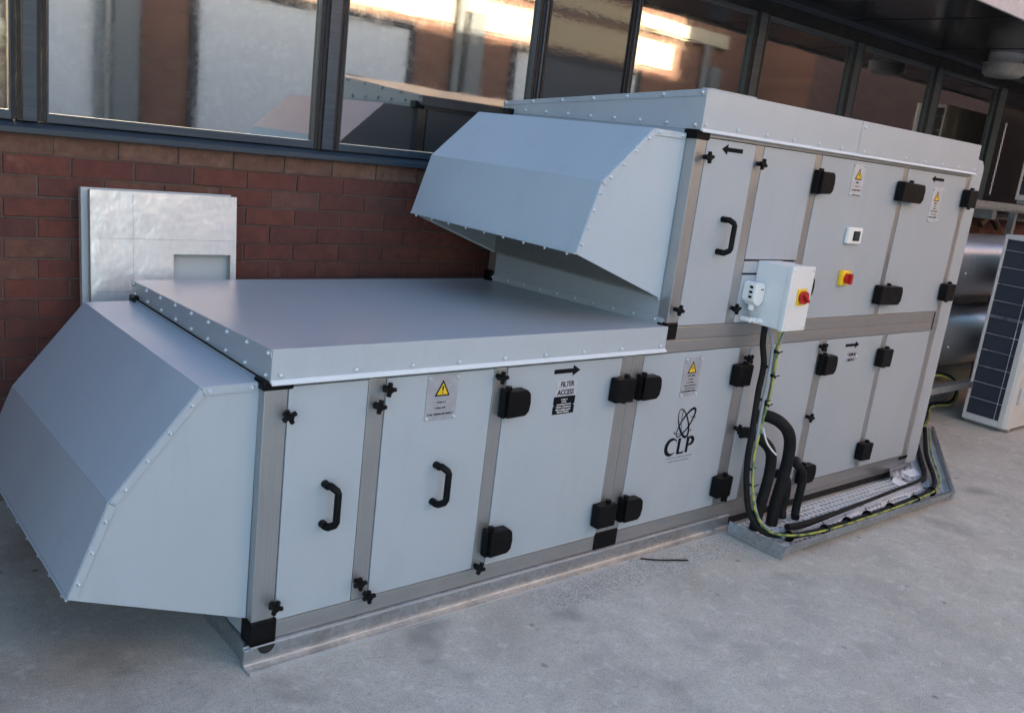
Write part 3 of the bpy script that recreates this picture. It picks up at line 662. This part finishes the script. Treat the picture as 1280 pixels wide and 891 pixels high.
sn = MB().prism([(2.062, 1.048), (2.062, 1.118), (2.085, 1.126), (2.122, 1.120), (2.130, 1.108), (2.130, 1.050), (2.112, 1.030), (2.088, 1.030)], -.062, -.002).build('sensor_housing', 'white', ahu, bevel=.004)
for i in range(3): B(2.060, 2.0618, -.05, -.035, 1.06 + i * .02, 1.07 + i * .02).build('vent_slot', 'black', sn)
B(2.10, 2.118, -.0632, -.0622, 1.096, 1.100).build('lettering', 'ink', sn)
MB().cyl((2.098, -.03, 1.030), (2.098, -.03, 1.008), .013, 12).build('cable_gland', 'white', sn)
MB().cyl((2.098, -.03, 1.007), (2.10, -.03, .975), .005, 8).build('cable_tail', 'grey_cable', sn)
cg = MB(); cg.cyl((2.085, -.004, .968), (2.085, -.05, .968), .011, 12); cg.cyl((2.10, -.06, .970), (2.145, -.06, .962), .013, 12); cg.cyl((2.08, -.03, .968), (2.10, -.06, .970), .010, 10)
cg.build('cable_gland', 'white', ahu)

# ---------------------------------------------------------------- cable trays, pipes and cables
def tray(name, label, x0, x1, y0, y1, loc, rot, zf=.030, lip=.033, sides=2):
    t = empty(name, label, 'cable tray', loc); t.rotation_euler = (0, 0, rot)
    m = MB(); px, py = .036, .030
    nx = int((x1 - x0) / px); ny = int((y1 - y0) / py); sx = (x1 - x0) / nx; sy = (y1 - y0) / ny
    for i in range(nx):
        for j in range(ny):
            X, Y = x0 + i * sx, y0 + j * sy; a, b = (.16, .84) if (j % 2) else (.26, .74); c, d = (.26, .74) if (j % 2) else (.12, .88)
            if (i + j) % 7 == 3 and j % 2: a, b, c, d = .4, .6, .4, .6
            o = [(X, Y), (X + sx, Y), (X + sx, Y + sy), (X, Y + sy)]; h = [(X + sx * a, Y + sy * c), (X + sx * b, Y + sy * c), (X + sx * b, Y + sy * d), (X + sx * a, Y + sy * d)]
            m.add([(*p, zf) for p in o + h] + [(*p, zf - .003) for p in h], [(k, (k + 1) % 4, (k + 1) % 4 + 4, k + 4) for k in range(4)] + [(k + 4, (k + 1) % 4 + 4, (k + 1) % 4 + 8, k + 8) for k in range(4)])
    m.build('perforated_plate', 'galv_plate', t, kind='stuff')
    for a in (y0, y1)[:sides]:
        s = 1 if a == y1 else -1
        MB().prism([(a, zf - .004), (a, zf + lip), (a + s * .014, zf + lip), (a + s * .014, zf + lip - .008), (a + s * .011, zf + lip - .008), (a + s * .011, zf + lip - .003), (a + s * .002, zf + lip - .003), (a + s * .002, zf - .004)], x0, x1, 'x').build('side_flange', 'galv', t)
    return t
T1 = tray('cable_tray', 'perforated galvanised cable tray lying along the front of the machine, carrying pipes and cables', 2.195, 3.74, -.340, -.050, (0, 0, 0), 0, sides=1)
MB().box(2.190, 2.1945, -.342, -.060, .004, .063).build('end_plate', 'galv', T1)
MB().prism([(-.268, .031), (-.268, .056), (-.262, .056), (-.262, .034), (-.235, .034), (-.235, .031)], 2.40, 3.70, 'x').xf(Matrix.Translation((2.4, -.26, 0)) @ Matrix.Rotation(R(3.4), 4, 'Z') @ Matrix.Translation((-2.4, .26, 0))).build('divider', 'bright', T1)
T2 = tray('cable_tray', 'short perforated cable tray angled away round the right corner of the machine', 0.03, 1.36, 0, .29, (3.725, -.345, 0), R(30))
MB().prism([(0, -.0), (-.0, .28), (.245, .142)], .0275, .0295, 'z').xf(Matrix.Translation((3.722, -.345, 0))).build('corner_plate', 'galv', T1)
MB().box(3.722, 3.750, -.347, -.3425, .014, .062).build('corner_plate', 'galv', T1)

def thing_tube(name, label, cat, pts, r, mat, group=None, n=8, seg=14):
    o = MB().tube(smooth_path(pts, n), r, seg).build(name, mat); o['label'] = label; o['category'] = cat
    if group: o['group'] = group
    return o
PG = 'black insulated pipes at the cable tray'
thing_tube('insulated_pipe', 'thickest black insulated pipe arching highest out of the machine and down into the tray', 'pipe',
    [(2.33, .012, .50), (2.345, -.03, .525), (2.385, -.085, .51), (2.438, -.112, .455), (2.460, -.118, .37), (2.450, -.12, .25), (2.428, -.12, .13), (2.420, -.125, .05), (2.420, -.125, .031)], .027, 'rubber', PG, 7)
thing_tube('insulated_pipe', 'second black insulated pipe, bending out just below and left of the thickest one', 'pipe',
    [(2.245, .012, .44), (2.25, -.03, .455), (2.270, -.09, .44), (2.318, -.115, .385), (2.328, -.122, .29), (2.308, -.125, .17), (2.292, -.125, .08), (2.29, -.125, .031)], .024, 'rubber', PG, 7)
thing_tube('insulated_pipe', 'thin black insulated pipe with a bulky elbow, rightmost of the four at the tray', 'pipe',
    [(2.70, .012, .255), (2.685, -.03, .265), (2.63, -.06, .285), (2.585, -.09, .285), (2.595, -.118, .262), (2.615, -.122, .21), (2.605, -.125, .12), (2.595, -.13, .06), (2.57, -.15, .045)], .019, 'rubber', PG, 7)
thing_tube('insulated_pipe', 'shortest thin black insulated pipe, standing between the thick and rightmost pipes', 'pipe',
    [(2.58, .012, .20), (2.575, -.04, .215), (2.545, -.085, .20), (2.533, -.10, .14), (2.525, -.10, .08), (2.505, -.12, .045)], .021, 'rubber', PG, 7)
thing_tube('insulated_pipe', 'long slim black pipe lying along the middle of the perforated tray', 'pipe', [(2.40, -.215, .06), (2.52, -.22, .050), (2.9, -.215, .048), (3.4, -.19, .048), (3.74, -.168, .048), (3.90, -.11, .048), (4.12, .02, .048), (4.45, .21, .048), (4.75, .38, .055)], .015, 'rubber', PG, 7)
CG = 'cables dropping from the control box'
drop = [(2.155, -.075, .95), (2.165, -.075, .87), (2.185, -.085, .78), (2.175, -.09, .66), (2.155, -.11, .50), (2.145, -.12, .38), (2.145, -.14, .26), (2.16, -.17, .15), (2.215, -.215, .075), (2.33, -.27, .056), (2.56, -.30, .052), (3.03, -.305, .052), (3.52, -.288, .052), (3.72, -.25, .054), (3.90, -.16, .055), (4.25, .05, .055), (4.80, .33, .06)]
def off(dx, dy, dz, a=0, b=None): return [(x + dx, y + dy, z + dz) for x, y, z in drop[a:b]]
thing_tube('conduit', 'fat black flexible conduit hanging from the white control box into the tray', 'conduit', off(0, 0, 0), .013, 'rubber')
thing_tube('cable', 'bright green and yellow earth cable running from box down and along tray edge', 'cable', [(2.215, -.11, .95), (2.225, -.11, .86), (2.235, -.11, .74), (2.222, -.115, .62), (2.190, -.125, .52)] + off(.012, -.022, .008, 5), .0052, 'earth', CG)
thing_tube('cable', 'thin pale grey cable looping out of the white gland beside the control box', 'cable', [(2.14, -.06, .962), (2.165, -.075, .945), (2.19, -.10, .89), (2.20, -.105, .80), (2.195, -.11, .70), (2.185, -.115, .60), (2.175, -.125, .48), (2.165, -.135, .38), (2.17, -.155, .26), (2.19, -.19, .14), (2.24, -.235, .075), (2.30, -.27, .055)], .007, 'grey_cable', CG)
thing_tube('cable', 'grey green cable with black ties, rightmost of those leaving the control box', 'cable', [(2.27, -.10, .95), (2.255, -.10, .89), (2.235, -.095, .83), (2.245, -.10, .72), (2.235, -.105, .62), (2.205, -.11, .54), (2.185, -.115, .50)], .008, 'pier' if False else 'grey_cable', CG)
thing_tube('cable', 'thin white cable branching off and ending against the thick pipe', 'cable', [(2.200, -.13, .515), (2.235, -.135, .455), (2.275, -.14, .415), (2.315, -.145, .385)], .004, 'white', CG)
ORD = ['first', 'second', 'third', 'fourth', 'fifth', 'sixth', 'last']
ties = [(2.225, -.105, .84), (2.186, -.09, .78), (2.235, -.105, .735), (2.20, -.108, .63), (2.222, -.108, .61), (2.155, -.13, .34), (2.165, -.15, .27)]
tm = MB()
for i, (x_, y_, z_) in enumerate(ties):
    o = MB().tube([(x_ - .004, y_, z_ - .004), (x_, y_, z_ + .004)], .017, 10); o.tube([(x_ + .01, y_ - .012, z_), (x_ + .024, y_ - .016, z_ + .005)], .0025, 6)
    t_ = o.build('cable_tie', 'black'); t_['label'] = ORD[i] + ' black cable tie from the top on the cables hanging below the control box'; t_['category'] = 'cable tie'; t_['group'] = 'cable ties on the hanging cables'
for i, x_ in enumerate((2.33, 2.56, 2.75, 2.93, 3.15, 3.4, 3.62)):
    yy = -.27 - .035 * min(1, (x_ - 2.33) / .2) + .02 * max(0, x_ - 3.4) / .2
    o = MB().tube([(x_, yy, .052), (x_ + .007, yy, .052)], .026, 10); o.tube([(x_, yy + .01, .075), (x_ - .004, yy + .016, .088)], .002, 6)
    t_ = o.build('cable_tie', 'black'); t_['label'] = ORD[i] + ' black cable tie from the left on the cables lying in the tray'; t_['category'] = 'cable tie'; t_['group'] = 'cable ties in the tray'
for pts, lb in (([(3.57, -.15), (3.61, -.05), (3.70, -.055), (3.66, -.15)], 'thin strip of white tape stuck across the tray'), ([(3.79, -.085), (3.83, -.015), (3.97, -.02), (3.90, -.095)], 'larger white tape patch at the right corner of the tray')):
    o = MB().prism(pts, .0308, .0325, 'z').build('white_tape', 'paper'); o['label'] = lb; o['category'] = 'tape'
# loop of cable behind the corner
o = thing_tube('cable', 'green and yellow cable arching in a loop beyond the right end of the machine', 'cable', [(4.80, .33, .08), (5.1, .45, .05), (5.45, .60, .06), (5.76, .60, .05), (5.84, .60, .12), (5.74, .60, .215), (5.56, .6, .278), (5.40, .6, .30), (5.1, .62, .29), (4.7, .7, .28)], .007, 'earth')
o = thing_tube('cable', 'black cable looping together with the green and yellow one', 'cable', [(4.80, .35, .09), (5.1, .47, .06), (5.47, .62, .07), (5.79, .62, .06), (5.865, .62, .13), (5.76, .62, .235), (5.56, .62, .298), (5.40, .62, .32), (5.1, .64, .31), (4.7, .72, .30)], .012, 'rubber')

o = MB().tube(smooth_path([(1.625, -.058, .007), (1.68, -.10, .008), (1.76, -.135, .006), (1.80, -.16, .007)]), .0032, 8).build('wire_offcut', 'black')
o['label'] = 'short black wire offcut lying on the concrete beside the base rail'; o['category'] = 'wire'

# ---------------------------------------------------------------- round ducts beyond the machine
for z_, lb in ((1.072, 'upper large round steel duct running behind the right end of the machine'), (.555, 'lower large round steel duct running behind the right end of the machine')):
    d = MB().tube([(4.013, .75, z_), (9.5, .75, z_)], .233, 40).build('round_duct', 'duct'); d['label'] = lb; d['category'] = 'duct'; d['group'] = 'round ducts beyond the machine'
    for x_ in (4.6, 6.9, 8.1):
        MB().tube([(x_, .75, z_), (x_ + .012, .75, z_), (x_ + .012, .75, z_), (x_ + .05, .75, z_)], [.236, .240, .240, .237], 40).build('duct_joint', 'duct', d)
    inst('bolt', BO, d, (5.30, .522, z_ - .02), (0, 0, 0))
# shadowed tray and feet on ground behind
o = tray('cable_tray', 'cable tray on the ground at the foot of the white condenser', 0, 1.6, 0, .25, (4.55, .55, .04), R(6))
for x_ in (.2, 1.3): MB().box(x_, x_ + .06, 0, .25, -.039, .012).build('foot', 'galv', o)

# ---------------------------------------------------------------- outdoor condensers
def condenser(name, label, x, y, z, W_, D_, H_):
    c = empty(name, label, 'condenser', (x, y, z))
    # grille side faces -x: local y 0..D_ (0 = front corner)
    MB().prism([(.05, .0), (W_, 0), (W_, D_), (.03, D_), (.0, D_ - .012), (.0, D_ - .028), (.02, D_ - .028), (.02, .065), (.0, .065), (0, .03), (.015, .008)], .0, H_, 'z').build('cabinet', 'condenser', c, bevel=.003)
    for za, zb in ((0, .045), (H_ - .03, H_)): MB().box(.0, .02, .066, D_ - .029, za, zb).build('grille_frame', 'condenser', c, bevel=.002)
    MB().box(.0205, .024, .066, D_ - .029, .04, H_ - .03).box(.0145, .0205, .066, D_ - .029, .046, H_ - .031).build('coil', 'coil', c)
    g_ = MB(); zs = .046; n = max(3, int((H_ - .08) / .118))
    for i in range(1, n + 1):
        zz = zs + i * (H_ - .08) / (n + .6); g_.tube([(.006, .066, zz), (.006, D_ - .029, zz)], .0022, 6)
        if i == n // 2 + 1: g_.tube([(.006, .066, zz + .012), (.006, D_ - .029, zz + .012)], .0022, 6)
    for yy in (.095,): g_.tube([(.006, yy, .046), (.006, yy, H_ - .031)], .0022, 6)
    g_.build('wire_guard', 'bright', c)
    # front fan opening
    m = MB(); m.tube([(W_ * .45, -.012, H_ * .5), (W_ * .45, .0, H_ * .5)], min(W_, H_) * .36, 32); m.build('fan_cowl', 'black', c)
    for k in range(1, 6):
        rr = min(W_, H_) * .36 * k / 5; m = MB().tube([(W_ * .45 + rr * math.cos(t * math.pi / 12), -.018, H_ * .5 + rr * math.sin(t * math.pi / 12)) for t in range(25)], .002, 5, False); m.build('fan_guard', 'condenser', c)
    for xx in (.06, W_ - .12): MB().box(xx, xx + .06, 0.01, D_ - .01, -.03, -.0005).build('foot', 'galv', c)
    MB().box(.07, .10, -.02, -.0, .18, .30).build('handle', 'condenser', c, bevel=.006)
    return c
condenser('outdoor_condenser', 'tall white outdoor condenser with dark blue grille on the ground at right', 5.55, .112, .03, .95, .32, 1.313)
stand = empty('support_frame', 'galvanised support frame carrying the upper condenser at the right edge', 'frame', (6.5, 1.1, 0))
def sp_(mb, n_):
    o = mb.build(n_, 'galv', stand); o.location = -stand.location; return o
sp_(MB().prism([(1.06, 1.475), (1.06, 1.535), (1.064, 1.535), (1.064, 1.479), (1.12, 1.479), (1.12, 1.535), (1.124, 1.535), (1.124, 1.475)], 4.3, 9.5, 'x'), 'rail')
sp_(MB().box(4.3, 9.5, .78, .83, 1.50, 1.545), 'rail'); sp_(MB().box(7.10, 7.15, 1.0, 1.05, 0, 1.474), 'leg'); sp_(MB().box(7.4, 7.46, .78, .83, 0, 1.499), 'leg')
sp_(MB().box(4.2, 9.0, .40, .46, .255, .300), 'rail'); sp_(MB().box(4.3, 4.35, .40, .46, 0, .254), 'leg'); sp_(MB().box(7.0, 7.05, .40, .46, 0, .254), 'leg')
sp_(MB().box(6.78, 6.86, 1.05, 1.40, 1.40, 1.474), 'bracket'); sp_(MB().box(4.4, 4.46, .78, .83, 0, 1.499), 'leg')
condenser('outdoor_condenser', 'upper condenser with blue grille raised on the support frame at the right edge', 7.24, .80, 1.58, .9, .30, .75)
o = MB().tube(smooth_path([(6.95, 1.2, 1.34), (7.05, 1.18, 1.42), (7.2, 1.2, 1.39), (7.35, 1.22, 1.33)]), .028, 12).build('lagged_pipe', 'copper'); o['label'] = 'brown lagged pipe bend just under the support frame'; o['category'] = 'pipe'
# chain of links
ch = empty('chain', 'thin pale chain hanging in front of the dark wall at the right', 'chain', (7.0, 1.2, 1.6))
lm_ = MB().tube([(.006 * math.cos(t * math.pi / 5), 0, .015 * math.sin(t * math.pi / 5)) for t in range(11)], .0018, 5, False).mesh('link'); lm_.materials.append(M['bright'])
for i in range(22): inst('link', lm_, ch, (0, 0, .01 + i * .0265), (0, 0, (i % 2) * 1.57))
# round lamp under the canopy
lp = empty('canopy_lamp', 'round grey bulkhead lamp fixed under the dark canopy at top right', 'lamp', (6.25, 1.0, 2.5))
MB().tube([(0, 0, .12), (0, 0, .05), (0, 0, .05), (0, 0, .04)], [.12, .12, .15, .15], 28).build('housing', 'render', lp)
MB().tube([(0, 0, .038), (0, 0, -.02), (0, 0, -.045), (0, 0, -.055)], [.145, .145, .12, .05], 28).build('diffuser', 'lamp_glass', lp)

# ---------------------------------------------------------------- foil boards leaning on the wall
def board(label, x0, x1, zt, hole, yb, yt, th_, mat, edge):
    b_ = empty('insulation_board', label, 'insulation board', (x0, yb, 0)); L = math.hypot(zt, yt - yb); b_.rotation_euler = (-math.atan2(yt - yb, zt), 0, 0)
    W_ = x1 - x0
    def face(y0, y1, m_, n_):
        m = MB()
        if hole:
            a, b, c, d = hole; a -= x0; b -= x0
            m.box(0, a, y0, y1, 0, L); m.box(b, W_, y0, y1, 0, L); m.box(a, b, y0, y1, d, L); m.box(a, b, y0, y1, 0, c)
        else: m.box(0, W_, y0, y1, 0, L)
        return m.build(n_, m_, b_)
    face(0, .001, mat, 'facing'); face(.0012, th_ - .0012, edge, 'core'); face(th_ - .001, th_, mat, 'facing')
    if hole:
        MB().box(.03, .56, -.0006, -.0001, 1.040, 1.0413).build('seam', 'sign', b_); MB().box(.150, .1512, -.0006, -.0001, .86, L - .01).build('seam', 'sign', b_)
        MB().box(.02, .15, -.0006, -.0001, .842, .8432).build('seam', 'sign', b_)
    return b_
board('silver foil faced insulation board with a rectangular cut-out leaning on the brick wall', -.085, .468, 1.211, (.217, .445, .55, .985), 1.225, 1.325, .028, 'foil', 'foam')
board('pale insulation board leaning behind the foil faced one, its edge showing at left', -.104, .462, 1.214, None, 1.265, 1.370, .03, 'board_back', 'foam')
bpy.data.objects.remove(HM)
